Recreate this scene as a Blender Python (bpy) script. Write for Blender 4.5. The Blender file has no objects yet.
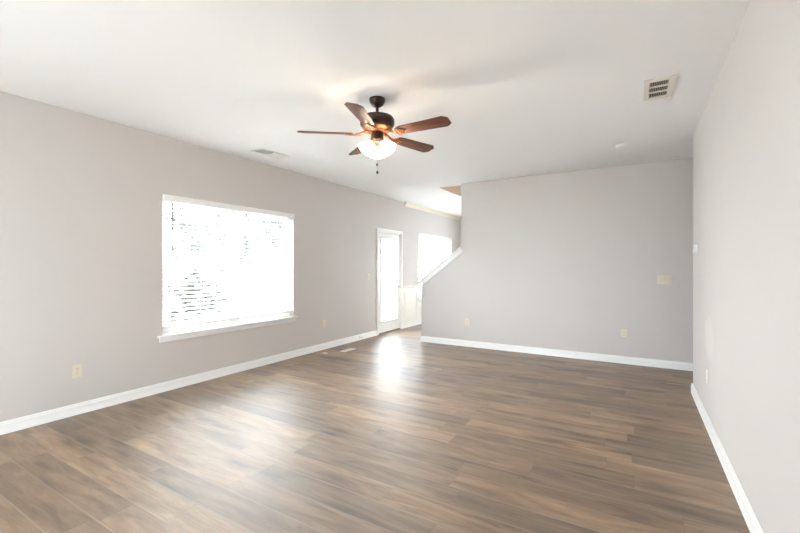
import bpy, bmesh, math, random
from mathutils import Vector, Matrix
S = bpy.context.scene
C = S.collection
PI = math.pi
R = math.radians

# ------------------------------------------------------------------ camera
YAW = 30.86
cam = bpy.data.cameras.new('camera')
cam.sensor_width = 36
cam.lens = 36 * 397.4 / 800
cam.clip_start = 0.05
co = bpy.data.objects.new('camera', cam)
C.objects.link(co)
co.location = (0, 0, 1.34)
co.rotation_euler = (R(90), 0, R(YAW))
S.camera = co

# ------------------------------------------------------------------ world, sun, portals, exposure
SKY = 27.0
w = bpy.data.worlds.new('sky')
S.world = w
w.use_nodes = True
nt = w.node_tree
nt.nodes.clear()
wo = nt.nodes.new('ShaderNodeOutputWorld')
bg = nt.nodes.new('ShaderNodeBackground')
tc = nt.nodes.new('ShaderNodeTexCoord')
nz = nt.nodes.new('ShaderNodeTexNoise')
nz.inputs['Scale'].default_value = 2.5
nz.inputs['Detail'].default_value = 4
cr = nt.nodes.new('ShaderNodeValToRGB')
cr.color_ramp.elements[0].position = .35
cr.color_ramp.elements[0].color = (.80, .89, 1, 1)
cr.color_ramp.elements[1].position = .65
cr.color_ramp.elements[1].color = (.93, .96, 1, 1)
nt.links.new(tc.outputs['Generated'], nz.inputs['Vector'])
nt.links.new(nz.outputs['Fac'], cr.inputs['Fac'])
nt.links.new(cr.outputs['Color'], bg.inputs['Color'])
bg.inputs['Strength'].default_value = SKY
nt.links.new(bg.outputs[0], wo.inputs[0])

sd = bpy.data.lights.new('sun', 'SUN')
sd.energy = 46.0
sd.angle = R(1)
sd.color = (1, 1, 1)
so = bpy.data.objects.new('sun', sd)
C.objects.link(so)
# high sun on the far side of the house (+X, +Y): lights the garden, not the room
so.rotation_euler = Vector((0.55, 0.35, 1.0)).to_track_quat('Z', 'Y').to_euler()


def portal(name, loc, rot, sx, sy):
    l = bpy.data.lights.new(name, 'AREA')
    l.shape = 'RECTANGLE'
    l.size = sx
    l.size_y = sy
    l.cycles.is_portal = True
    o = bpy.data.objects.new(name, l)
    C.objects.link(o)
    o.location = loc
    o.rotation_euler = rot


portal('window_portal', (-4.62, 3.295, 1.36), (0, R(-90), 0), 1.56, 1.92)
portal('window_portal', (-4.62, 9.10, 1.36), (0, R(-90), 0), 1.56, 1.92)
portal('window_portal', (-4.62, 6.89, 1.05), (0, R(-90), 0), 1.9, 0.8)
portal('window_portal', (-2.5, -1.86, 1.36), (R(90), 0, 0), 2.0, 1.56)
portal('window_portal', (-1.85, 10.92, 1.36), (R(-90), 0, 0), 1.5, 1.56)

# added warm point light, unseen in the upper stairwell, to brighten the ceiling opening
ll = bpy.data.lights.new('stairwell_fill_light', 'POINT')
ll.energy = 60
ll.color = (1, .78, .52)
ll.shadow_soft_size = .12
lo_ = bpy.data.objects.new('stairwell_fill_light', ll)
C.objects.link(lo_)
lo_.location = (-1.2, 6.9, 4.7)

S.view_settings.view_transform = 'Standard'
S.view_settings.look = 'None'
S.view_settings.gamma = 1
S.view_settings.use_curve_mapping = False
S.view_settings.exposure = 0.2
S.cycles.max_bounces = 12
S.cycles.diffuse_bounces = 8
S.cycles.transparent_max_bounces = 24
S.cycles.use_denoising = True
S.cycles.sample_clamp_indirect = 60


# ------------------------------------------------------------------ materials
def mat(name, col, rough=.5, metal=0, spec=.5, bump=None, vary=None, coat=0):
    m = bpy.data.materials.new(name)
    m.use_nodes = True
    t = m.node_tree
    p = t.nodes['Principled BSDF']
    p.inputs['Base Color'].default_value = (*col, 1)
    p.inputs['Roughness'].default_value = rough
    p.inputs['Metallic'].default_value = metal
    p.inputs['Specular IOR Level'].default_value = spec
    p.inputs['Coat Weight'].default_value = coat
    c = t.nodes.new('ShaderNodeTexCoord')
    n = t.nodes.new('ShaderNodeTexNoise')
    n.inputs['Scale'].default_value = (vary or (3, 0))[0]
    n.inputs['Detail'].default_value = 3
    t.links.new(c.outputs['Object'], n.inputs['Vector'])
    v = (vary or (3, .03))[1]
    mx = t.nodes.new('ShaderNodeMix')
    mx.data_type = 'RGBA'
    mx.inputs[6].default_value = (*[x * (1 - v) for x in col], 1)
    mx.inputs[7].default_value = (*[min(1, x * (1 + v)) for x in col], 1)
    t.links.new(n.outputs['Fac'], mx.inputs[0])
    t.links.new(mx.outputs[2], p.inputs['Base Color'])
    if bump:
        n2 = t.nodes.new('ShaderNodeTexNoise')
        n2.inputs['Scale'].default_value = bump[0]
        n2.inputs['Detail'].default_value = 2
        t.links.new(c.outputs['Object'], n2.inputs['Vector'])
        b = t.nodes.new('ShaderNodeBump')
        b.inputs['Strength'].default_value = bump[1]
        b.inputs['Distance'].default_value = .002
        t.links.new(n2.outputs['Fac'], b.inputs['Height'])
        t.links.new(b.outputs[0], p.inputs['Normal'])
    return m


WALL = (.615, .582, .562)
M_wall = mat('greige_wall_paint', WALL, .55, bump=(120, .15), vary=(.8, .02), spec=.35)
M_ceil = mat('ceiling_paint', (.90, .90, .905), .8, bump=(160, .2), vary=(.8, .01), spec=.2)
M_trim = mat('white_trim_paint', (.85, .85, .84), .32, vary=(4, .01))
M_crown = mat('cream_crown_paint', (.80, .74, .62), .4, vary=(4, .01))
M_wains = mat('wainscot_paint', (.82, .80, .75), .4, vary=(4, .01))
M_ivory = mat('ivory_plastic', (.74, .665, .54), .35, vary=(30, .02))
M_slot = mat('dark_slot', (.03, .025, .02), .6)
M_plastic = mat('white_plastic', (.86, .86, .85), .3)
M_slat = mat('blind_slat_white', (.86, .86, .85), .4)
M_wand = mat('clear_grey_wand', (.20, .21, .20), .4)
M_cord = mat('cord_white', (.75, .75, .72), .8)
M_bronze = mat('oil_rubbed_bronze', (.045, .026, .018), .32, metal=.75, vary=(20, .2), coat=.3)
M_copper = mat('antique_copper', (.30, .125, .055), .45, metal=.7, vary=(40, .35))
M_nickel = mat('satin_nickel', (.55, .53, .50), .3, metal=.9)
M_ventw = mat('vent_enamel', (.74, .72, .66), .5)
M_ventg = mat('vent_enamel_white', (.78, .78, .77), .45)
M_duct = mat('duct_dark', (.05, .04, .03), .8)
M_ground = mat('pale_ground', (.47, .47, .46), .9, vary=(2, .3))  # pale neutral ground, lightened so its bounce brightens the ceiling
M_bark = mat('bark', (.09, .085, .08), .9, vary=(15, .3))
M_leaf = mat('leaf', (.06, .062, .052), .6, vary=(3, .4))
M_carpet = mat('stair_carpet', (.42, .37, .30), .95, bump=(300, .5), vary=(60, .15))


def leafish():
    t = M_leaf.node_tree
    p = t.nodes['Principled BSDF']
    return p


# right wall: window glare on a touch-up patch, mixed into the paint colour
def wall_glare_patch():
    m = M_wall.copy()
    m.name = 'greige_wall_paint_glare'
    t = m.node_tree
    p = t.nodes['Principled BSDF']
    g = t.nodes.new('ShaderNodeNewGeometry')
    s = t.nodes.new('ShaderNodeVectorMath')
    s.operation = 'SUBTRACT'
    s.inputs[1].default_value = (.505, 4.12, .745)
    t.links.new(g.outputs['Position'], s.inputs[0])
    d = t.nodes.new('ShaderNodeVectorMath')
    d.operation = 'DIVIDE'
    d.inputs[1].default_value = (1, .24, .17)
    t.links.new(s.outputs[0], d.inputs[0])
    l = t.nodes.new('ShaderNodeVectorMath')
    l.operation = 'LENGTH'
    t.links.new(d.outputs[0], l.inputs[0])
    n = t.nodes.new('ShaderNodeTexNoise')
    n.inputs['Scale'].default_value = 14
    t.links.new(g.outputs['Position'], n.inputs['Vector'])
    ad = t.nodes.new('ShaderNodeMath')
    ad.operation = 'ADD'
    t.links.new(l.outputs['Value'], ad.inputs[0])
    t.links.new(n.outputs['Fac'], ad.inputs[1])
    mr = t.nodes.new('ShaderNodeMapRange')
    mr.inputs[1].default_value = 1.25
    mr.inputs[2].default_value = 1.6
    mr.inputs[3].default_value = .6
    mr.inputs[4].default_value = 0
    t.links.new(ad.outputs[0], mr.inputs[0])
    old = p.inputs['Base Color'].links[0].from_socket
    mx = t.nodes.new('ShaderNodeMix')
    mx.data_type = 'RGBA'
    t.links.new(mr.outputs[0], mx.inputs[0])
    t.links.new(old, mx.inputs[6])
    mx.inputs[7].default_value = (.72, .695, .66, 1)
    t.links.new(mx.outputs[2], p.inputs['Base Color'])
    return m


M_wallp = wall_glare_patch()


def glass_mat():
    m = bpy.data.materials.new('window_glass')
    m.use_nodes = True
    t = m.node_tree
    t.nodes.clear()
    o = t.nodes.new('ShaderNodeOutputMaterial')
    tr = t.nodes.new('ShaderNodeBsdfTransparent')
    tr.inputs[0].default_value = (.96, .98, .97, 1)
    gl = t.nodes.new('ShaderNodeBsdfGlossy')
    gl.inputs['Roughness'].default_value = .02
    fr = t.nodes.new('ShaderNodeFresnel')
    fr.inputs[0].default_value = 1.45
    mx = t.nodes.new('ShaderNodeMixShader')
    # same reflectance on both faces of the thin pane
    ge = t.nodes.new('ShaderNodeNewGeometry')
    ir = t.nodes.new('ShaderNodeMapRange')
    ir.inputs[3].default_value = 1.45
    ir.inputs[4].default_value = 1 / 1.45
    t.links.new(ge.outputs['Backfacing'], ir.inputs[0])
    t.links.new(ir.outputs[0], fr.inputs[0])
    t.links.new(fr.outputs[0], mx.inputs[0])
    t.links.new(tr.outputs[0], mx.inputs[1])
    t.links.new(gl.outputs[0], mx.inputs[2])
    t.links.new(mx.outputs[0], o.inputs[0])
    return m


M_glass = glass_mat()


def shade_mat():
    m = bpy.data.materials.new('frosted_shade_glass')
    m.use_nodes = True
    t = m.node_tree
    t.nodes.clear()
    o = t.nodes.new('ShaderNodeOutputMaterial')
    tr = t.nodes.new('ShaderNodeBsdfTranslucent')
    tr.inputs[0].default_value = (.95, .93, .88, 1)
    df = t.nodes.new('ShaderNodeBsdfDiffuse')
    df.inputs[0].default_value = (.88, .87, .84, 1)
    tp = t.nodes.new('ShaderNodeBsdfTransparent')
    n = t.nodes.new('ShaderNodeTexNoise')
    n.inputs['Scale'].default_value = 40
    mx = t.nodes.new('ShaderNodeMixShader')
    mx.inputs[0].default_value = .35
    m2 = t.nodes.new('ShaderNodeMixShader')
    m2.inputs[0].default_value = .25
    t.links.new(tr.outputs[0], mx.inputs[1])
    t.links.new(df.outputs[0], mx.inputs[2])
    t.links.new(mx.outputs[0], m2.inputs[1])
    t.links.new(tp.outputs[0], m2.inputs[2])
    t.links.new(m2.outputs[0], o.inputs[0])
    return m


M_shade = shade_mat()


def emit(name, col, s):
    m = bpy.data.materials.new(name)
    m.use_nodes = True
    p = m.node_tree.nodes['Principled BSDF']
    p.inputs['Base Color'].default_value = (*col, 1)
    p.inputs['Emission Color'].default_value = (*col, 1)
    p.inputs['Emission Strength'].default_value = s
    return m


M_bulb = emit('lit_bulb', (1, .86, .66), 12)


def floor_mat():
    m = bpy.data.materials.new('plank_floor')
    m.use_nodes = True
    t = m.node_tree
    p = t.nodes['Principled BSDF']
    N, L = t.nodes.new, t.links.new

    def math_(op, a, b=None, c=None):
        n = N('ShaderNodeMath')
        n.operation = op
        for i, v in enumerate((a, b, c)):
            if v is None:
                continue
            if isinstance(v, (int, float)):
                n.inputs[i].default_value = v
            else:
                L(v, n.inputs[i])
        return n.outputs[0]

    def comb(x, y, z):
        n = N('ShaderNodeCombineXYZ')
        for i, v in enumerate((x, y, z)):
            if isinstance(v, (int, float)):
                n.inputs[i].default_value = v
            else:
                L(v, n.inputs[i])
        return n.outputs[0]

    def noise(vec, scale, detail=4, rough=.55, dist=0):
        n = N('ShaderNodeTexNoise')
        n.inputs['Scale'].default_value = scale
        n.inputs['Detail'].default_value = detail
        n.inputs['Roughness'].default_value = rough
        n.inputs['Distortion'].default_value = dist
        L(vec, n.inputs['Vector'])
        return n.outputs['Fac']

    def ramp(f, stops):
        n = N('ShaderNodeValToRGB')
        e = n.color_ramp.elements
        while len(e) < len(stops):
            e.new(.5)
        for i, (a, c) in enumerate(stops):
            e[i].position = a
            e[i].color = (*c, 1)
        L(f, n.inputs[0])
        return n.outputs[0]

    def mixc(kind, f, a, b):
        n = N('ShaderNodeMix')
        n.data_type = 'RGBA'
        n.blend_type = kind
        for i, v in ((0, f), (6, a), (7, b)):
            if isinstance(v, (int, float)):
                n.inputs[i].default_value = v
            elif isinstance(v, tuple):
                n.inputs[i].default_value = (*v, 1)
            else:
                L(v, n.inputs[i])
        return n.outputs[2]

    g = N('ShaderNodeNewGeometry')
    sp = N('ShaderNodeSeparateXYZ')
    L(g.outputs['Position'], sp.inputs[0])
    x, y = sp.outputs[0], sp.outputs[1]
    W_, L_ = .18, 1.22
    yr = math_('DIVIDE', math_('SUBTRACT', y, .076), W_)
    row = math_('FLOOR', yr)
    wn = N('ShaderNodeTexWhiteNoise')
    wn.noise_dimensions = '1D'
    L(row, wn.inputs['W'])
    xr = math_('ADD', math_('DIVIDE', x, L_), math_('MULTIPLY', wn.outputs['Value'], 7.3))
    colm = math_('FLOOR', xr)
    w2 = N('ShaderNodeTexWhiteNoise')
    w2.noise_dimensions = '2D'
    L(comb(row, colm, 0), w2.inputs['Vector'])
    rv = w2.outputs['Value']
    rc = N('ShaderNodeSeparateColor')
    L(w2.outputs['Color'], rc.inputs[0])
    r1, r2 = rc.outputs[0], rc.outputs[1]
    # coordinates shifted per plank
    px = math_('ADD', x, math_('MULTIPLY', rv, 37.0))
    py = math_('ADD', y, math_('MULTIPLY', r1, 19.0))
    # broad tone
    broad = noise(comb(math_('MULTIPLY', px, 1.7), math_('MULTIPLY', py, 9.0), 0), 1.0, 4, .55, 1.0)
    fine = noise(comb(math_('MULTIPLY', px, 3.0), math_('MULTIPLY', py, 48.0), r2), 1.0, 6, .62, 1.2)
    grain = noise(comb(math_('MULTIPLY', px, 12.0), math_('MULTIPLY', py, 330.0), 0), 1.0, 3, .6, 0)
    base = ramp(broad, [(.28, (.105, .058, .026)), (.42, (.185, .112, .058)), (.57, (.245, .156, .088)), (.76, (.320, .218, .134))])
    tone = ramp(rv, [(0, (.64, .64, .63)), (.5, (.98, .97, .96)), (1, (1.34, 1.32, 1.29))])
    c = mixc('MULTIPLY', 1.0, base, tone)
    hue = ramp(r2, [(0, (1.03, 1.0, .98)), (1, (.99, 1.0, 1.0))])
    c = mixc('MULTIPLY', 1.0, c, hue)
    fr = ramp(fine, [(.34, (.62, .60, .58)), (.47, (.97, .97, .97)), (.66, (1.20, 1.19, 1.17))])
    c = mixc('MULTIPLY', .85, c, fr)
    gr = ramp(grain, [(.35, (.84, .83, .82)), (.6, (1.04, 1.04, 1.04))])
    c = mixc('MULTIPLY', .6, c, gr)
    # knots and dark streaks
    vo = N('ShaderNodeTexVoronoi')
    vo.inputs['Scale'].default_value = 1.0
    vo.inputs['Randomness'].default_value = 1
    dx = math_('MULTIPLY', math_('SUBTRACT', noise(comb(math_('MULTIPLY', px, 4), math_('MULTIPLY', py, 14), 0), 1.0, 3), .5), .55)
    L(comb(math_('ADD', math_('MULTIPLY', px, 1.9), dx), math_('ADD', math_('MULTIPLY', py, 7.2), dx), 0), vo.inputs['Vector'])
    kn = ramp(vo.outputs['Distance'], [(.06, (.14, .11, .09)), (.16, (.42, .38, .35)), (.32, (.80, .78, .76)), (.48, (1, 1, 1))])
    vs = N('ShaderNodeSeparateColor')
    L(vo.outputs['Color'], vs.inputs[0])
    kf = math_('GREATER_THAN', vs.outputs[0], .32)
    c = mixc('MULTIPLY', math_('MULTIPLY', kf, .95), c, kn)
    # seams
    fy = math_('FRACT', yr)
    fx = math_('FRACT', xr)
    ey = math_('MULTIPLY', math_('MINIMUM', fy, math_('SUBTRACT', 1, fy)), W_)
    ex = math_('MULTIPLY', math_('MINIMUM', fx, math_('SUBTRACT', 1, fx)), L_)
    e = math_('MINIMUM', ey, ex)
    mr = N('ShaderNodeMapRange')
    mr.inputs[1].default_value = .0006
    mr.inputs[2].default_value = .0022
    mr.inputs[3].default_value = .7
    mr.inputs[4].default_value = 0
    L(e, mr.inputs[0])
    c = mixc('MIX', mr.outputs[0], c, (.10, .07, .05))
    m2 = N('ShaderNodeMapRange')
    m2.inputs[1].default_value = .002
    m2.inputs[2].default_value = .012
    m2.inputs[3].default_value = .5
    m2.inputs[4].default_value = 0
    L(math_('MULTIPLY', fy, W_), m2.inputs[0])
    c = mixc('MIX', m2.outputs[0], c, (.34, .25, .18))
    L(c, p.inputs['Base Color'])
    rr = N('ShaderNodeMapRange')
    rr.inputs[3].default_value = .45
    rr.inputs[4].default_value = .57
    L(fine, rr.inputs[0])
    L(rr.outputs[0], p.inputs['Roughness'])
    p.inputs['Specular IOR Level'].default_value = .95
    hb = N('ShaderNodeMapRange')
    hb.inputs[1].default_value = 0
    hb.inputs[2].default_value = .003
    L(e, hb.inputs[0])
    hh = math_('ADD', hb.outputs[0], math_('MULTIPLY', fine, .25))
    b = N('ShaderNodeBump')
    b.inputs['Strength'].default_value = .35
    b.inputs['Distance'].default_value = .0012
    L(hh, b.inputs['Height'])
    L(b.outputs[0], p.inputs['Normal'])
    p.inputs['Coat Weight'].default_value = .9
    p.inputs['Coat Roughness'].default_value = .52
    L(b.outputs[0], p.inputs['Coat Normal'])
    return m


M_floor = floor_mat()


def blade_mat():
    m = bpy.data.materials.new('walnut_blade')
    m.use_nodes = True
    t = m.node_tree
    p = t.nodes['Principled BSDF']
    c = t.nodes.new('ShaderNodeTexCoord')
    mp = t.nodes.new('ShaderNodeMapping')
    mp.inputs['Scale'].default_value = (3, 45, 3)
    n = t.nodes.new('ShaderNodeTexNoise')
    n.inputs['Scale'].default_value = 1.4
    n.inputs['Detail'].default_value = 5
    r = t.nodes.new('ShaderNodeValToRGB')
    r.color_ramp.elements[0].position = .3
    r.color_ramp.elements[0].color = (.085, .034, .022, 1)
    r.color_ramp.elements[1].position = .7
    r.color_ramp.elements[1].color = (.20, .088, .055, 1)
    t.links.new(c.outputs['Object'], mp.inputs[0])
    t.links.new(mp.outputs[0], n.inputs['Vector'])
    t.links.new(n.outputs['Fac'], r.inputs[0])
    t.links.new(r.outputs[0], p.inputs['Base Color'])
    p.inputs['Roughness'].default_value = .5
    p.inputs['Specular IOR Level'].default_value = .15
    return m


M_blade = blade_mat()


# ------------------------------------------------------------------ mesh helpers
def box(bm, x0, x1, y0, y1, z0, z1, mi=0, mtx=None):
    vs = [bm.verts.new((x, y, z)) for x in (x0, x1) for y in (y0, y1) for z in (z0, z1)]
    if mtx is not None:
        for v in vs:
            v.co = mtx @ v.co
    for f in ((0, 1, 3, 2), (4, 6, 7, 5), (0, 4, 5, 1), (2, 3, 7, 6), (0, 2, 6, 4), (1, 5, 7, 3)):
        fc = bm.faces.new([vs[i] for i in f])
        fc.material_index = mi


def prism(bm, pts, axis, a, b, mi=0, mtx=None):
    """pts: 2-D outline; extruded along axis from a to b"""
    def P(p, q):
        v = {'x': (q, p[0], p[1]), 'y': (p[0], q, p[1]), 'z': (p[0], p[1], q)}[axis]
        v = Vector(v)
        return mtx @ v if mtx is not None else v
    A = [bm.verts.new(P(p, a)) for p in pts]
    B = [bm.verts.new(P(p, b)) for p in pts]
    n = len(pts)
    fs = [bm.faces.new(A), bm.faces.new(B[::-1])]
    for i in range(n):
        fs.append(bm.faces.new((A[i], B[i], B[(i + 1) % n], A[(i + 1) % n])))
    for f in fs:
        f.material_index = mi


def lathe(bm, prof, seg=32, mtx=None, cap=True, ripple=None):
    rings = []
    for k, (r, z) in enumerate(prof):
        ring = []
        for i in range(seg):
            a = 2 * PI * i / seg
            rr = r if ripple is None else r * (1 + ripple(k, a))
            v = Vector((rr * math.cos(a), rr * math.sin(a), z))
            ring.append(bm.verts.new(mtx @ v if mtx is not None else v))
        rings.append(ring)
    for a_, b_ in zip(rings, rings[1:]):
        for i in range(seg):
            bm.faces.new((a_[i], a_[(i + 1) % seg], b_[(i + 1) % seg], b_[i]))
    if cap:
        bm.faces.new(rings[0])
        bm.faces.new(rings[-1])


def tube(bm, pts, r, seg=8):
    pts = [Vector(p) for p in pts]
    rs = r if isinstance(r, (list, tuple)) else [r] * len(pts)
    rings = []
    for i, p in enumerate(pts):
        d = (pts[min(i + 1, len(pts) - 1)] - pts[max(i - 1, 0)]).normalized()
        up = Vector((0, 0, 1)) if abs(d.z) < .95 else Vector((1, 0, 0))
        s = d.cross(up).normalized()
        t = s.cross(d)
        rings.append([bm.verts.new(p + (s * math.cos(2 * PI * k / seg) + t * math.sin(2 * PI * k / seg)) * rs[i]) for k in range(seg)])
    for a, b in zip(rings, rings[1:]):
        for k in range(seg):
            bm.faces.new((a[k], a[(k + 1) % seg], b[(k + 1) % seg], b[k]))
    bm.faces.new(rings[0])
    bm.faces.new(rings[-1][::-1])


def obj(name, bm, mats, parent=None, bevel=0, loc=None, sharp=38):
    bmesh.ops.recalc_face_normals(bm, faces=bm.faces)
    if bevel:
        es = [e for e in bm.edges if len(e.link_faces) == 2 and e.calc_face_angle(0) > R(30)]
        bmesh.ops.bevel(bm, geom=es, offset=bevel, segments=2, affect='EDGES', profile=.6)
    for f in bm.faces:
        f.smooth = True
    for e in bm.edges:
        e.smooth = len(e.link_faces) == 2 and e.calc_face_angle(0) < R(sharp)
    me = bpy.data.meshes.new(name)
    bm.to_mesh(me)
    bm.free()
    for m in (mats if isinstance(mats, (list, tuple)) else [mats]):
        me.materials.append(m)
    o = bpy.data.objects.new(name, me)
    C.objects.link(o)
    if parent is not None:
        o.parent = parent
    if loc is not None:
        o.location = loc
    return o


def struct(name, bm, m, parent=None, bevel=0):
    o = obj(name, bm, m, parent, bevel)
    if parent is None:
        o['kind'] = 'structure'
    return o


def thing(name, label, cat, loc=(0, 0, 0), rotz=0, group=None):
    o = bpy.data.objects.new(name, None)
    C.objects.link(o)
    o.empty_display_size = .1
    o.location = loc
    o.rotation_euler = (0, 0, rotz)
    o['label'] = label
    o['category'] = cat
    if group:
        o['group'] = group
    return o


def sempty(name, loc=(0, 0, 0)):
    o = bpy.data.objects.new(name, None)
    C.objects.link(o)
    o.location = loc
    o['kind'] = 'structure'
    return o


def dup(root, loc, rotz, label):
    r = root.copy()
    C.objects.link(r)
    r.location = loc
    r.rotation_euler = (0, 0, rotz)
    r['label'] = label
    for ch in list(root.children):
        c = ch.copy()
        C.objects.link(c)
        c.parent = r
        for g in ch.children:
            d = g.copy()
            C.objects.link(d)
            d.parent = c
    return r


NB = bmesh.new
XL, XR, YB, ZC = -4.36, .505, 6.30, 2.74
YN, YF, XE = -1.6, 10.65, 3.0          # near wall, far wall, hallway end
Z2 = 5.2

# ------------------------------------------------------------------ setting: shell
b = NB()
box(b, XL - .16, XE + .12, YN - .16, YF + .14, -.12, 0)
struct('floor', b, M_floor)

b = NB()
hx0, hx1, hy0, hy1 = -3.03, .9, 6.42, 7.42
for (x0, x1, y0, y1) in ((XL - .16, XE + .12, YN - .16, hy0), (XL - .16, XE + .12, hy1, YF + .14), (XL - .16, hx0, hy0, hy1), (hx1, XE + .12, hy0, hy1)):
    box(b, x0, x1, y0, y1, ZC, ZC + .28)
struct('ceiling', b, M_ceil)

# stairwell above the ceiling
b = NB()
z0 = ZC + .28
box(b, hx0 - .1, hx1 + .1, hy0 - .1, hy0, z0, Z2)
box(b, hx0 - .1, hx1 + .1, hy1, hy1 + .1, z0, Z2)
box(b, hx0 - .1, hx0, hy0, hy1, z0, Z2)
box(b, hx1, hx1 + .1, hy0, hy1, z0, Z2)
box(b, hx0 - .1, hx1 + .1, hy0 - .1, hy1 + .1, Z2, Z2 + .1)
# painted lining of the ceiling opening
e = .012
box(b, hx0, hx1, hy1 - e, hy1, ZC, z0)
box(b, hx0, hx0 + e, hy0, hy1 - e, ZC, z0)
struct('wall_upper', b, M_wall)


def wall_with_holes(name, axis, a0, a1, t0, t1, z0, z1, holes, m):
    """axis 'y': the wall runs along y from a0 to a1, its thickness spans x t0..t1"""
    b = NB()

    def bx(p0, p1, q0, q1):
        if p1 - p0 < 1e-4 or q1 - q0 < 1e-4:
            return
        if axis == 'y':
            box(b, t0, t1, p0, p1, q0, q1)
        else:
            box(b, p0, p1, t0, t1, q0, q1)
    cur = a0
    for (h0, h1, zb, zt) in sorted(holes):
        bx(cur, h0, z0, z1)
        bx(h0, h1, z0, zb)
        bx(h0, h1, zt, z1)
        cur = h1
    bx(cur, a1, z0, z1)
    bmesh.ops.remove_doubles(b, verts=b.verts, dist=1e-5)
    return struct(name, b, m)


WZ0, WZ1 = .585, 2.10
W1 = (2.345, 4.232)
W2 = (8.14, 10.05)
D1 = (6.455, 7.325)
wall_with_holes('wall_left', 'y', YN - .16, YF + .14, XL - .16, XL, 0, ZC,
                [(W1[0], W1[1], WZ0, WZ1), (D1[0], D1[1], 0, 2.035), (W2[0], W2[1], WZ0, WZ1)], M_wall)
W3 = (-3.5, -1.5)
W5 = (-2.6, -1.1)
wall_with_holes('wall_near', 'x', XL, XR + .12, YN - .16, YN, 0, ZC,
                [(W3[0], W3[1], WZ0, WZ1)], M_wall)

b = NB()
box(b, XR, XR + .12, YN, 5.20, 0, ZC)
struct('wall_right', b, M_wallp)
b = NB()
box(b, XR + .12, XE, 5.08, 5.20, 0, ZC)
box(b, XE, XE + .12, 5.08, 6.42, 0, ZC)
struct('wall_hall', b, M_wall)

# stair wall: full height from X=-2.54, sloping knee wall in front of the first steps
KX0, KX1, KZ0, KZ1 = -3.315, -2.555, 1.075, 1.655
b = NB()
prism(b, [(KX0, 0), (XE, 0), (XE, ZC), (KX1, ZC), (KX1, KZ1), (KX0, KZ0)], 'y', YB, YB + .12)
struct('wall_back', b, M_wall)
b = NB()
box(b, -2.98, XE, 7.42, 7.54, 0, ZC)
box(b, XE, XE + .12, 6.42, YF, 0, ZC)
struct('wall_stair', b, M_wall)
wall_with_holes('wall_far', 'x', XL, XE, YF, YF + .14, 0, ZC, [(W5[0], W5[1], WZ0, WZ1)], M_wall)

# sloping white cap on the knee wall
sl = math.atan2(KZ1 - KZ0, KX1 - KX0)
ln = math.hypot(KZ1 - KZ0, KX1 - KX0)
mt = Matrix.Translation((KX0, 0, KZ0)) @ Matrix.Rotation(-sl, 4, 'Y')
b = NB()
box(b, -.085, ln - .004, YB - .03, YB + .15, 0, .028, mtx=mt)
box(b, -.02, ln - .012, YB - .014, YB, -.07, 0, mtx=mt)
box(b, -.02, ln - .012, YB + .12, YB + .134, -.055, 0, mtx=mt)
struct('trim_1', b, M_trim, bevel=.003)

# stairs behind the knee wall
b = NB()
for k in range(13):
    x = -3.27 + k * .25
    box(b, x, x + .25 + (.0 if k < 12 else .3), 6.42, 7.42, 0, (k + 1) * .19)
bmesh.ops.remove_doubles(b, verts=b.verts, dist=1e-5)
o = obj('staircase', b, M_carpet)
o['kind'] = 'structure'


# baseboards: stepped profile
def base(name, segs, m=M_trim, h=.10, t=.014):
    """segs: (x0,y0,x1,y1, nx,ny): run along the wall, normal into the room"""
    b = NB()
    for (x0, y0, x1, y1, nx, ny) in segs:
        p0, p1 = Vector((x0, y0, 0)), Vector((x1, y1, 0))
        n = Vector((nx, ny, 0))
        prof = [(0, 0), (t + .004, 0), (t + .004, .012), (t, .018), (t, h * .74), (t * .62, h * .80), (t * .62, h * .90), (t * .25, h), (0, h)]
        A = [b.verts.new(p0 + n * q + Vector((0, 0, z))) for q, z in prof]
        B = [b.verts.new(p1 + n * q + Vector((0, 0, z))) for q, z in prof]
        b.faces.new(A)
        b.faces.new(B[::-1])
        k = len(prof)
        for i in range(k):
            b.faces.new((A[i], B[i], B[(i + 1) % k], A[(i + 1) % k]))
    return struct(name, b, m)


base('baseboard_left', [(XL, YN, XL, 6.395, 1, 0)])
base('baseboard_right', [(XR, YN, XR, 5.218, -1, 0), (XR - .018, 5.20, XE, 5.20, 0, 1)])
base('baseboard_back', [(KX0 - .018, YB, XE, YB, 0, -1), (KX0, YB, KX0, YB + .12, -1, 0)])
base('baseboard_near', [(XL + .02, YN, XR - .02, YN, 0, 1)])
base('baseboard_dining', [(XL, 7.386, XL, YF, 1, 0), (XL + .02, YF, XE, YF, 0, -1)], M_wains, h=.11)

# dining wainscot: painted dado, chair rail, panel mouldings
b = NB()
t = .006
box(b, XL, XL + t, 7.386, W2[0], .0, .87)
box(b, XL, XL + t, W2[0], W2[1], .0, WZ0 - .07)
box(b, XL, XL + t, W2[1], YF, .0, .87)
box(b, XL + t, W5[0], YF - t, YF, .0, .87)
box(b, W5[0], W5[1], YF - t, YF, .0, WZ0 - .07)
box(b, W5[1], XE, YF - t, YF, .0, .87)
for (y0, y1) in ((7.386, W2[0] - .05), (W2[1] + .05, YF)):
    prism(b, [(XL, .855), (XL + .016, .86), (XL + .026, .885), (XL + .026, .90), (XL, .905)], 'y', y0, y1)
prism(b, [(YF, .855), (YF - .016, .86), (YF - .026, .885), (YF - .026, .90), (YF, .905)], 'x', XL, W5[0] - .05)


def frame_y(y0, y1, z0, z1):
    q = .022
    for (a, c, d, f) in ((y0, y1, z0, z0 + q), (y0, y1, z1 - q, z1), (y0, y0 + q, z0 + q, z1 - q), (y1 - q, y1, z0 + q, z1 - q)):
        box(b, XL + t, XL + t + .012, a, c, d, f)


frame_y(7.47, 8.03, .19, .77)
frame_y(8.22, 9.05, .19, .44)
frame_y(9.15, 9.98, .19, .44)
frame_y(10.17, 10.57, .19, .77)
struct('trim_2', b, M_wains)

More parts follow.
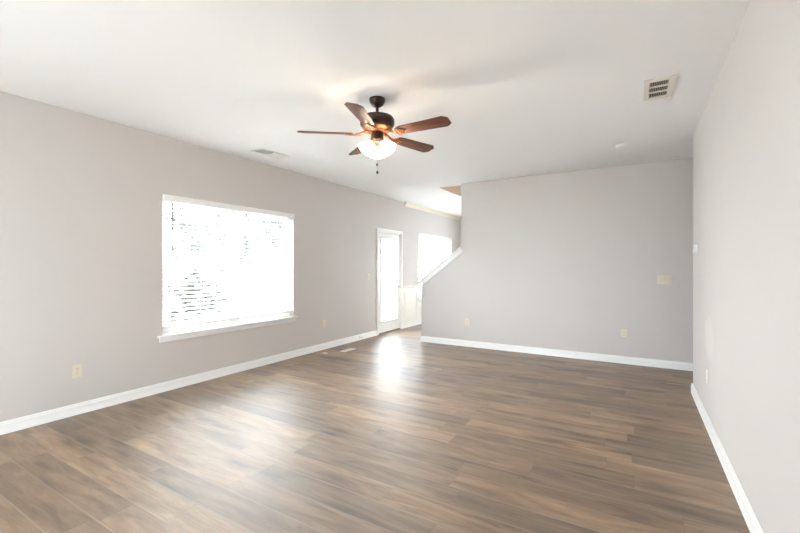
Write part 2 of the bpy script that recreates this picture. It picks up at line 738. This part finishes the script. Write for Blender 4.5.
# dining crown moulding
b = NB()
prof = [(0, ZC - .085), (.012, ZC - .08), (.02, ZC - .06), (.05, ZC - .025), (.062, ZC - .012), (.07, ZC), (0, ZC)]
prism(b, [(XL + x, z) for x, z in prof], 'y', 7.49, YF)
prism(b, [(YF - x, z) for x, z in prof], 'x', XL + .07, XE)
struct('trim_3', b, M_crown)


# ------------------------------------------------------------------ windows (twin double-hung units)
def window(name, c, half, axis_rot, sill=True, ns=2):
    """local frame: x = into the room, y along the wall, z up; origin on the wall face at floor"""
    r = sempty(name, c)
    r.rotation_euler = (0, 0, axis_rot)
    b = NB()
    fo, fi = -.145, -.075
    h = half
    box(b, fo, fi, -h, -h + .045, WZ0, WZ1)
    box(b, fo, fi, h - .045, h, WZ0, WZ1)
    box(b, fo, fi, -h + .045, h - .045, WZ1 - .045, WZ1)
    box(b, fo, fi, -h + .045, h - .045, WZ0, WZ0 + .05)
    if ns == 2:
        box(b, fo, fi, -.045, .045, WZ0 + .05, WZ1 - .045)
    obj('window_frame', b, M_plastic, r, .002)
    zm = (WZ0 + WZ1) / 2
    spans = [(-h + .045, -.045), (.045, h - .045)] if ns == 2 else [(-h + .045, h - .045)]
    for (y0, y1) in spans:
        for (z0, z1, xo) in ((WZ0 + .05, zm + .02, -.10), (zm - .02, WZ1 - .045, -.13)):
            b = NB()
            q = .04
            box(b, xo, xo + .026, y0, y0 + q, z0, z1)
            box(b, xo, xo + .026, y1 - q, y1, z0, z1)
            box(b, xo, xo + .026, y0 + q, y1 - q, z0, z0 + q)
            box(b, xo, xo + .026, y0 + q, y1 - q, z1 - q, z1)
            s = obj('window_sash', b, M_plastic, r)
            b = NB()
            box(b, xo + .011, xo + .015, y0 + q, y1 - q, z0 + q, z1 - q)
            obj('pane', b, M_glass, s)
    if sill:
        b = NB()
        box(b, -.075, .045, -h - .0, h + .0, WZ0 - .0, WZ0 + .018)
        box(b, .0, .045, -h - .055, -h, WZ0, WZ0 + .018)
        box(b, .0, .045, h, h + .045, WZ0, WZ0 + .018)
        obj('window_sill', b, M_trim, r, .002)
        b = NB()
        box(b, 0, .016, -h - .035, h + .035, WZ0 - .055, WZ0)
        obj('window_apron', b, M_trim, r, .003)
    return r


hw1 = (W1[1] - W1[0]) / 2
hw2 = (W2[1] - W2[0]) / 2
window('window_1', (XL, (W1[0] + W1[1]) / 2, 0), hw1, 0)
window('window_2', (XL, (W2[0] + W2[1]) / 2, 0), hw2, 0)
window('added_window_3', ((W3[0] + W3[1]) / 2, YN, 0), (W3[1] - W3[0]) / 2, R(90))  # unseen window behind the camera, added for its daylight
window('added_window_4', ((W5[0] + W5[1]) / 2, YF, 0), (W5[1] - W5[0]) / 2, R(-90))  # hidden window added to brighten the dining area


# ------------------------------------------------------------------ blinds
def make_blind(width, label, loc, group):
    """local: x into the room from wall face, y along, z=0 at the sill top"""
    H = WZ1 - WZ0 - .018
    r = thing('window_blind', label, 'window blind', loc, 0, group)
    y0, y1 = -width / 2 + .006, width / 2 - .006
    b = NB()
    box(b, -.058, -.008, y0, y1, H - .05, H - .004)
    obj('headrail', b, M_slat, r, .002)
    b = NB()
    prism(b, [(.002, H - .055), (.014, H - .055), (.018, H - .045), (.018, H + .008), (.012, H + .016), (.002, H + .016)], 'y', y0 - .005, y1 + .005)
    obj('valance', b, M_slat, r)
    b = NB()
    zb = .078
    n = 29
    for k in range(n):
        z = zb + .035 + k * (H - .075 - zb - .035) / (n - 1)
        mt = Matrix.Translation((-.033, 0, z)) @ Matrix.Rotation(R(13), 4, 'Y')
        pts = [(-.025, 0), (-.012, .0018), (.012, .0018), (.025, 0), (.025, -.0025), (.012, -.0008), (-.012, -.0008), (-.025, -.0025)]
        prism(b, pts, 'y', y0, y1, mtx=mt)
    obj('slats', b, M_slat, r)
    b = NB()
    box(b, -.058, -.008, y0, y1, zb - .018, zb + .012)
    obj('bottom_rail', b, M_slat, r, .004)
    for yy in (y0 + .11, 0, y1 - .11):
        b = NB()
        for xx in (-.0605, -.0065):
            box(b, xx - .0008, xx + .0008, yy - .0015, yy + .0015, zb, H - .05)
        obj('ladder_cord', b, M_cord, r)
    b = NB()
    tube(b, [(.006, y0 + .10, H - .06), (.006, y0 + .10, H - .075), (.006, y0 + .10, H - .66)], [.004, .0095, .0095], 6)
    obj('tilt_wand', b, M_wand, r)
    return r


ZS = WZ0 + .018
g1, g2 = 'blinds on the large living room window', 'blinds on the window past the stair wall'
cy = (W1[0] + W1[1]) / 2
bl = make_blind(hw1 - .002, 'open white slatted blind over left half of the large living room window', (XL, cy - hw1 / 2, ZS), g1)
dup(bl, (XL, cy + hw1 / 2, ZS), 0, 'open white slatted blind over right half of the large living room window')
cy2 = (W2[0] + W2[1]) / 2
bl2 = dup(bl, (XL, cy2 - hw2 / 2, ZS), 0, 'left white slatted blind on the distant window past the sloping stair wall')
bl2['group'] = g2
bl3 = dup(bl, (XL, cy2 + hw2 / 2, ZS), 0, 'right white slatted blind on the distant window past the sloping stair wall')
bl3['group'] = g2

# ------------------------------------------------------------------ patio door
r = sempty('door_1', (XL, 0, 0))
y0, y1, zt = D1[0], D1[1], 2.035
b = NB()
box(b, -.16, .0, y0, y0 + .022, 0, zt)
box(b, -.16, .0, y1 - .022, y1, 0, zt)
box(b, -.16, .0, y0 + .022, y1 - .022, zt - .02, zt)
box(b, -.078, -.060, y0 + .022, y0 + .040, 0, zt - .02)
box(b, -.078, -.060, y1 - .040, y1 - .022, 0, zt - .02)
box(b, -.078, -.060, y0 + .040, y1 - .040, zt - .055, zt - .02)
obj('door_jamb', b, M_trim, r)
b = NB()
for (a, c, d, f) in ((y0 - .058, y0 + .006, 0, zt + .058), (y1 - .006, y1 + .058, 0, zt + .058)):
    box(b, 0, .016, a, c, d, f)
    box(b, .016, .021, a + .012, c - .028, d, f - .012)
box(b, 0, .016, y0 + .006, y1 - .006, zt - .006, zt + .058)
box(b, .016, .021, y0 + .006, y1 - .006, zt + .02, zt + .046)
obj('door_casing', b, M_trim, r, .002)
b = NB()
box(b, -.15, .004, y0 + .022, y1 - .022, 0, .022)
obj('door_threshold', b, mat('threshold_bronze', (.20, .14, .09), .4, metal=.6), r)
s0, s1, sb, st = y0 + .026, y1 - .026, .028, zt - .034
gx0, gx1 = -.058, -.016
gy0, gy1, gz0, gz1 = s0 + .115, s1 - .115, .25, 1.90
b = NB()
box(b, gx0, gx1, s0, gy0, sb, st)
box(b, gx0, gx1, gy1, s1, sb, st)
box(b, gx0, gx1, gy0, gy1, sb, gz0)
box(b, gx0, gx1, gy0, gy1, gz1, st)
sl_ = obj('door_slab', b, M_trim, r)
b = NB()
q = .022
for (a, c, d, f) in ((gy0 - q, gy1 + q, gz0 - q, gz0 + .004), (gy0 - q, gy1 + q, gz1 - .004, gz1 + q), (gy0 - q, gy0 + .004, gz0, gz1), (gy1 - .004, gy1 + q, gz0, gz1)):
    box(b, gx1, gx1 + .008, a, c, d, f)
obj('glazing_frame', b, M_trim, sl_, .002)
b = NB()
box(b, -.042, -.036, gy0, gy1, gz0, gz1)
obj('pane', b, M_glass, sl_)
# mini blind fixed to the door
b = NB()
box(b, -.006, .016, gy0 - .02, gy1 + .02, gz1 - .005, gz1 + .03)
bb = obj('blind_headrail', b, M_slat, sl_, .002)
b = NB()
n = 40
for k in range(n):
    z = gz0 + .02 + k * (gz1 - gz0 - .04) / (n - 1)
    prism(b, [(-.0065, z + .001), (.0, z + .0025), (.013, z + .001), (.013, z), (.0, z + .0013), (-.0065, z)], 'y', gy0 - .015, gy1 + .015)
obj('blind_slats', b, M_slat, sl_)
b = NB()
box(b, -.006, .014, gy0 - .015, gy1 + .015, gz0 - .012, gz0 + .003)
obj('blind_bottom_rail', b, M_slat, sl_)
b = NB()
tube(b, [(.02, gy0 + .11, gz1), (.02, gy0 + .11, gz1 - .62)], .008, 6)
obj('tilt_wand', b, M_wand, sl_)
for z in (.25, 1.02, 1.80):
    b = NB()
    box(b, -.02, -.004, s0 - .012, s0 + .012, z - .05, z + .05)
    tube(b, [(-.004, s0 - .002, z - .052), (-.004, s0 - .002, z + .052)], .007, 8)
    h = obj('hinge', b, M_nickel, r)
rot = Matrix.Rotation(R(90), 4, 'Y')
b = NB()
mm = Matrix.Translation((gx1, s1 - .058, .92)) @ rot
lathe(b, [(.030, 0), (.030, .006), (.012, .010), (.011, .035), (.024, .042), (.029, .055), (.024, .068), (.006, .072)], 20, mm)
h = obj('door_knob', b, M_nickel, sl_)
b = NB()
mm = Matrix.Translation((gx1, s1 - .058, 1.06)) @ rot
lathe(b, [(.027, 0), (.027, .01), (.018, .014), (.018, .018)], 20, mm)
box(b, gx1 + .018, gx1 + .03, s1 - .078, s1 - .038, 1.055, 1.065)
h = obj('deadbolt', b, M_nickel, sl_)

# ------------------------------------------------------------------ ceiling fan
F0 = Vector((-1.868, 2.755, ZC))
fan = thing('ceiling_fan', 'dark bronze five-blade ceiling fan with wooden blades and lit frosted glass shades', 'ceiling fan', F0)
b = NB()
lathe(b, [(.066, 0), (.066, -.012), (.062, -.030), (.048, -.052), (.028, -.066), (.014, -.070)], 32)
obj('canopy', b, M_bronze, fan)
b = NB()
lathe(b, [(.0125, -.055), (.0125, -.150)], 16)
obj('downrod', b, M_bronze, fan)
b = NB()
lathe(b, [(.020, -.134), (.040, -.138), (.095, -.146), (.130, -.156), (.142, -.172), (.144, -.200), (.140, -.222), (.128, -.236), (.118, -.240)], 48)
obj('motor_housing', b, M_bronze, fan)
b = NB()
lathe(b, [(.118, -.240), (.124, -.246), (.112, -.262), (.080, -.272), (.052, -.276), (.046, -.280)], 48,
      ripple=lambda k, a: .03 * math.cos(20 * a) if 1 <= k <= 3 else 0)
o = obj('motor_ring', b, M_copper, fan)
o['label'] = 'fluted copper coloured ring under the motor'
b = NB()
lathe(b, [(.046, -.276), (.052, -.286), (.052, -.335), (.058, -.345), (.050, -.358), (.030, -.366)], 32)
obj('switch_housing', b, M_bronze, fan)

ZBL = -.297
blade_me = iron_me = None
for k in range(5):
    a = R(-30 + 72 * k + YAW)
    if blade_me is None:
        b = NB()
        r0, r1 = .205, .652
        pts = [(r0, -.045), (r0 + .03, -.056), (r1 - .040, -.069), (r1, -.038), (r1, .038), (r1 - .040, .069), (r0 + .03, .056), (r0, .045)]
        prism(b, pts, 'z', -.003, .003)
        o = obj('blade', b, M_blade, fan, .001)
        blade_me = o.data
        b = NB()
        # ornate bracket: neck, open scroll loops, mounting pad
        tube(b, [(.075, 0, .022), (.115, 0, .014), (.150, 0, -.004), (.185, 0, -.008)], [.013, .011, .010, .009], 8)
        for sgn in (-1, 1):
            pts = []
            for i in range(15):
                u = i / 14
                an = PI * 1.35 * u
                pts.append((.165 + .075 * u + .006 * math.sin(an * 2), sgn * (.008 + .036 * math.sin(an * .72)), -.0085))
            tube(b, pts, .0055, 6)
            pts = [(.20 + .016 * math.cos(j / 10 * 2 * PI), sgn * (.021 + .012 * math.sin(j / 10 * 2 * PI)), -.0085) for j in range(11)]
            tube(b, pts, .004, 6)
        prism(b, [(.185, -.012), (.262, -.020), (.275, 0), (.262, .020), (.185, .012)], 'z', -.010, -.0035)
        for (x, y) in ((.215, 0), (.255, -.010), (.255, .010)):
            lathe(b, [(.006, -.010), (.005, -.0135), (.002, -.0145)], 8, Matrix.Translation((x, y, 0)))
        i_ = obj('blade_iron', b, M_copper, fan)
        iron_me = i_.data
    else:
        o = bpy.data.objects.new('blade', blade_me)
        C.objects.link(o)
        o.parent = fan
        i_ = bpy.data.objects.new('blade_iron', iron_me)
        C.objects.link(i_)
        i_.parent = fan
    for q in (o, i_):
        q.rotation_mode = 'XYZ'
        q.matrix_local = Matrix.Translation((0, 0, ZBL)) @ Matrix.Rotation(a, 4, 'Z') @ Matrix.Rotation(R(-13), 4, 'X')

for k, az in enumerate((212, 332, 92)):
    a = R(az + YAW)
    d = Vector((math.cos(a), math.sin(a), 0))
    piv = Vector((0, 0, -.352)) + d * .036
    ax = (d * math.sin(R(40)) + Vector((0, 0, -math.cos(R(40))))).normalized()
    M = Matrix.Translation(piv) @ ax.to_track_quat('Z', 'Y').to_matrix().to_4x4() @ Matrix.Scale(.82, 4)
    b = NB()
    lathe(b, [(.012, -.02), (.014, .0), (.030, .010), (.033, .030), (.030, .036)], 20, M)
    fit = obj('shade_fitter', b, M_copper, fan)
    b = NB()
    outer = [(.028, .030), (.034, .040), (.050, .056), (.062, .078), (.068, .100), (.076, .120), (.090, .138)]
    inner = [(r - .003, z) for r, z in outer[::-1]]
    lathe(b, outer + inner, 40, M, cap=False,
          ripple=lambda k, a: (.05 * math.cos(10 * a) if k in (6, 7) else (.02 * math.cos(10 * a) if k in (5, 8) else 0)))
    obj('lamp_shade', b, M_shade, fit)
    b = NB()
    lathe(b, [(.010, .030), (.012, .042), (.022, .062), (.026, .078), (.021, .094), (.009, .103), (.002, .105)], 20, M)
    obj('bulb', b, M_bulb, fit)
    l = bpy.data.lights.new('bulb_light', 'POINT')
    l.energy = 9
    l.color = (1, .88, .74)
    l.shadow_soft_size = .03
    lo = bpy.data.objects.new('bulb_light', l)
    C.objects.link(lo)
    lo.location = F0 + (M @ Vector((0, 0, .128)))
for (x, y, z1) in ((.012, -.02, -.535), (-.012, .02, -.590)):
    b = NB()
    tube(b, [(x, y, -.36), (x, y, z1)], .0012, 6)
    ch = obj('pull_chain', b, M_nickel, fan)
    b = NB()
    lathe(b, [(.002, z1), (.0075, z1 - .008), (.009, z1 - .020), (.005, z1 - .030), (.001, z1 - .033)], 12, Matrix.Translation((x, y, 0)))
    obj('pull_knob', b, M_bronze, ch)

# ------------------------------------------------------------------ ceiling vents and smoke detector
# return grille on the right: three banks of short louvers
v = thing('ceiling_vent', 'cream metal ceiling vent with three dark louvered rows, near the right wall', 'air vent', (.142, 3.72, ZC))
b = NB()
X, Y, z = .098, .205, -.010
ix0, ix1 = -.062, .060
for (a, c, d, f) in ((-X, ix0, -Y, Y), (ix1, X, -Y, Y), (ix0, ix1, -Y, -Y + .045), (ix0, ix1, Y - .045, Y)):
    box(b, a, c, d, f, z, 0)
obj('frame', b, M_ventw, v)
ys = [-Y + .045, -Y + .045 + .105, Y - .045 - .105, Y - .045]
for yy in (ys[1], ys[2]):
    b = NB()
    box(b, ix0, ix1, yy - .008, yy + .008, z, 0)
    obj('crossbar', b, M_ventw, v)
b = NB()
for k in range(10):
    x = ix0 + .006 + k * (ix1 - ix0 - .012) / 9
    box(b, x - .0010, x + .0010, ys[0], ys[3], -.0045, -.0012)
obj('louvers', b, M_ventw, v)
b = NB()
box(b, ix0, ix1, ys[0], ys[3], -.0012, -.0002)
obj('duct_backing', b, M_duct, v)

v = thing('ceiling_vent', 'white two-way ceiling air register above the large left window', 'air vent', (-3.90, 3.40, ZC))
b = NB()
X, Y, z = .105, .21, -.008
q = .028
for (a, c, d, f) in ((-X, -X + q, -Y, Y), (X - q, X, -Y, Y), (-X + q, X - q, -Y, -Y + q), (-X + q, X - q, Y - q, Y), (-X + q, X - q, -.008, .008)):
    box(b, a, c, d, f, z, 0)
obj('frame', b, M_ventg, v)
b = NB()
for k in range(9):
    y = -Y + q + .010 + k * .0195
    prism(b, [(y, -.0015), (y - .002, -.0015), (y - .006, -.0095), (y - .004, -.0095)], 'x', -X + q, X - q)
obj('louvers', b, M_ventg, v)
b = NB()
for k in range(9):
    y = Y - q - .010 - k * .0195
    prism(b, [(y, -.0015), (y + .002, -.0015), (y + .016, -.0095), (y + .014, -.0095)], 'x', -X + q, X - q)
obj('louvers', b, M_ventg, v)
b = NB()
box(b, -X + q, X - q, -Y + q, Y - q, -.0014, -.0002)
obj('duct_backing', b, M_duct, v)

v = thing('smoke_detector', 'round white smoke detector on the ceiling near the back wall', 'smoke detector', (-.15, 5.24, ZC))
b = NB()
lathe(b, [(.072, 0), (.072, -.010), (.068, -.014)], 32)
obj('base', b, M_plastic, v)
b = NB()
lathe(b, [(.066, -.014), (.064, -.026), (.050, -.036), (.020, -.039), (.006, -.039)], 32)
obj('cover', b, M_plastic, v)
b = NB()
lathe(b, [(.008, -.038), (.007, -.041)], 12, Matrix.Translation((.02, 0, 0)))
obj('test_button', b, M_ventg, v)


# ------------------------------------------------------------------ outlets and switches
# local frame: x out of the wall, y along, z up
def make_outlet(label, loc, rz, plate=M_ivory):
    r = thing('wall_outlet', label, 'wall outlet', loc, rz, 'duplex outlets low on the walls')
    b = NB()
    box(b, 0, .005, -.036, .036, -.058, .058)
    obj('cover_plate', b, plate, r, .002)
    for s in (-1, 1):
        b = NB()
        prism(b, [(-.017, -.010), (-.012, -.015), (.012, -.015), (.017, -.010), (.017, .010), (.012, .015), (-.012, .015), (-.017, .010)], 'x', .005, .008,
              mtx=Matrix.Translation((0, 0, s * .0195)))
        rc = obj('receptacle', b, plate, r)
        b = NB()
        for yy, hh in ((-.0065, .0045), (.0065, .0036)):
            box(b, .008, .0083, yy - .0012, yy + .0012, s * .0195 - hh + .003, s * .0195 + hh + .003)
        box(b, .008, .0083, -.0025, .0025, s * .0195 - .011, s * .0195 - .0065)
        obj('slots', b, M_slot, rc)
    b = NB()
    lathe(b, [(.003, .005), (.0025, .0062)], 10, Matrix.Rotation(R(90), 4, 'Y'))
    obj('screw', b, M_nickel, r)
    return r


ol = make_outlet('ivory wall outlet nearest the camera, left of the large window', (XL, 1.59, .393), 0)
dup(ol, (XL, 4.885, .418), 0, 'ivory wall outlet on the left wall between the large window and the door')
dup(ol, (-2.455, YB, .41), R(-90), 'ivory wall outlet on the back wall below the sloping stair cap')
dup(ol, (-.16, YB, .42), R(-90), 'ivory wall outlet on the back wall below the triple light switch')
make_outlet('white wall outlet low on the right wall, seen nearly edge on', (XR, 4.19, .41), R(180), M_plastic)


def make_switch(label, loc, rz, gangs):
    r = thing('light_switch', label, 'light switch', loc, rz)
    hw = .036 + .023 * (gangs - 1)
    b = NB()
    box(b, 0, .005, -hw, hw, -.058, .058)
    obj('cover_plate', b, M_ivory, r, .002)
    for k in range(gangs):
        y = (k - (gangs - 1) / 2) * .046
        b = NB()
        up = .008 if k % 2 == 0 else -.008
        box(b, .005, .0056, y - .0055, y + .0055, -.0125, .0125)
        prism(b, [(.0056, -.006), (.0056, .006), (.017, .003 + up), (.017, -.003 + up)], 'y', y - .0038, y + .0038)
        obj('toggle', b, M_ivory, r)
        for s in (-1, 1):
            b = NB()
            lathe(b, [(.003, .005), (.0025, .0062)], 10, Matrix.Translation((0, y, s * .030)) @ Matrix.Rotation(R(90), 4, 'Y'))
            obj('screw', b, M_nickel, r)
    return r


make_switch('ivory triple toggle light switch on the back wall beside the hallway', (.305, YB, 1.165), R(-90), 3)
make_switch('small ivory light switch on the left wall beside the glass door', (XL, 6.12, 1.15), 0, 1)

# thermostat on the right wall
v = thing('thermostat', 'small white thermostat at the end edge of the right wall', 'thermostat', (XR, 4.88, 1.515), R(180))
b = NB()
box(b, 0, .006, -.065, .065, -.05, .05)
obj('mounting_plate', b, M_plastic, v, .002)
b = NB()
box(b, .006, .028, -.058, .058, -.044, .044)
obj('cover', b, M_plastic, v, .005)
b = NB()
box(b, .028, .0284, -.025, .025, .0, .025)
obj('display', b, mat('lcd_grey', (.45, .48, .44), .3), v)

# door contact sensor
v = thing('door_sensor', 'tiny white alarm contact sensor on the right side casing of the glass door', 'door sensor', (XL + .021, 7.352, 1.46))
b = NB()
box(b, .0, .014, -.014, .014, -.035, .035)
obj('sensor_body', b, M_plastic, v, .003)
b = NB()
box(b, -.0, .010, -.032, -.017, -.022, .022)
obj('magnet', b, M_plastic, v, .002)

# spring door stop on the left baseboard
v = thing('door_stop', 'small metal spring door stop on the left baseboard before the glass door', 'door stop', (XL + .014, 5.83, .055))
b = NB()
lathe(b, [(.011, 0), (.011, .004), (.005, .007)], 12, Matrix.Rotation(R(90), 4, 'Y'))
obj('base', b, M_nickel, v)
b = NB()
tube(b, [(.006 + i * .0011, .0052 * math.cos(i * .9), .0052 * math.sin(i * .9)) for i in range(56)], .0011, 5)
obj('spring', b, M_nickel, v)
b = NB()
lathe(b, [(.006, .066), (.008, .070), (.008, .080), (.005, .083)], 12, Matrix.Rotation(R(90), 4, 'Y'))
obj('rubber_tip', b, M_plastic, v)

# floor register and round floor plate
v = thing('floor_register', 'slim pale metal floor register set in the planks near the left baseboard', 'floor vent', (-3.98, 5.04, 0))
b = NB()
X, Y, z = .052, .145, .005
for (a, c, d, f) in ((-X, -X + .014, -Y, Y), (X - .014, X, -Y, Y), (-X + .014, X - .014, -Y, -Y + .014), (-X + .014, X - .014, Y - .014, Y), (-.003, .003, -Y + .014, Y - .014)):
    box(b, a, c, d, f, 0, z)
obj('frame', b, M_ventw, v)
b = NB()
for k in range(30):
    y = -Y + .018 + k * (2 * Y - .036) / 29
    box(b, -X + .014, X - .014, y - .0022, y + .0022, .001, z - .0005)
obj('louvers', b, M_ventw, v)
b = NB()
lathe(b, [(.045, 0), (.045, .003), (.038, .006), (.004, .006)], 28)
o = obj('floor_plate', b, M_ventw, loc=(-4.15, 4.68, 0))
o['label'] = 'small round pale plate on the floor left of the floor register'
o['category'] = 'floor plate'

# ------------------------------------------------------------------ outside: pale ground and garden trees
b = NB()
for (x0, x1, y0, y1) in ((-60, XL - .3, -40, 50), (XL - .3, 30, -40, YN - .3)):
    box(b, x0, x1, y0, y1, -.45, -.25)
o = obj('ground', b, M_ground)
o['kind'] = 'structure'
b = NB()
box(b, XL - .3, XE + .3, YN - .3, YF + .3, -.45, -.13)
o = obj('foundation', b, mat('concrete', (.4, .39, .37), .9, vary=(8, .1)))
o['kind'] = 'structure'


def tree(label, loc, h, cr_, n, seed, name='tree'):
    rnd = random.Random(seed)
    r = thing(name, label, 'tree' if name == 'tree' else 'shrub', loc)
    b = NB()
    tube(b, [(0, 0, 0), (.05, 0, h * .3), (-.03, .05, h * .6), (0, 0, h * .85)], [h * .035, h * .026, h * .018, h * .006], 8)
    for k in range(7):
        a = k * 2.4
        z0 = h * (.35 + .06 * k)
        tube(b, [(0, 0, z0), (cr_ * .5 * math.cos(a), cr_ * .5 * math.sin(a), z0 + h * .1), (cr_ * .8 * math.cos(a), cr_ * .8 * math.sin(a), z0 + h * .2)],
             [h * .012, h * .008, h * .003], 5)
    obj('trunk', b, M_bark, r)
    b = NB()
    cl = [(Vector((rnd.gauss(0, .45), rnd.gauss(0, .45), 0)) * cr_ + Vector((0, 0, h * rnd.uniform(.4, .95))), cr_ * rnd.uniform(.25, .5)) for _ in range(16)]
    for _ in range(n):
        c, s = rnd.choice(cl)
        d = Vector((rnd.gauss(0, 1), rnd.gauss(0, 1), rnd.gauss(0, 1))).normalized() * s * rnd.uniform(.5, 1) ** .5
        p = c + d
        u = Vector((rnd.gauss(0, 1), rnd.gauss(0, 1), rnd.gauss(0, .6))).normalized()
        w_ = u.cross(Vector((rnd.gauss(0, 1), rnd.gauss(0, 1), rnd.gauss(0, 1)))).normalized()
        L = rnd.uniform(.07, .15)
        vs = [b.verts.new(p + u * L), b.verts.new(p + w_ * L * .45), b.verts.new(p - u * L), b.verts.new(p - w_ * L * .45)]
        b.faces.new(vs)
    obj('foliage', b, M_leaf, r)
    return r


tree('leafy garden tree outside, seen through the left blind of the large window', (-10.5, 6.6, -.25), 5.2, 1.5, 2600, 3)
tree('leafy garden tree outside, seen through the right blind of the large window', (-11.5, 10.2, -.25), 5.6, 1.6, 2600, 5)
tree('low garden bush outside, seen through the lower left blind', (-8.4, 5.0, -.25), 1.5, .8, 900, 8, 'bush')
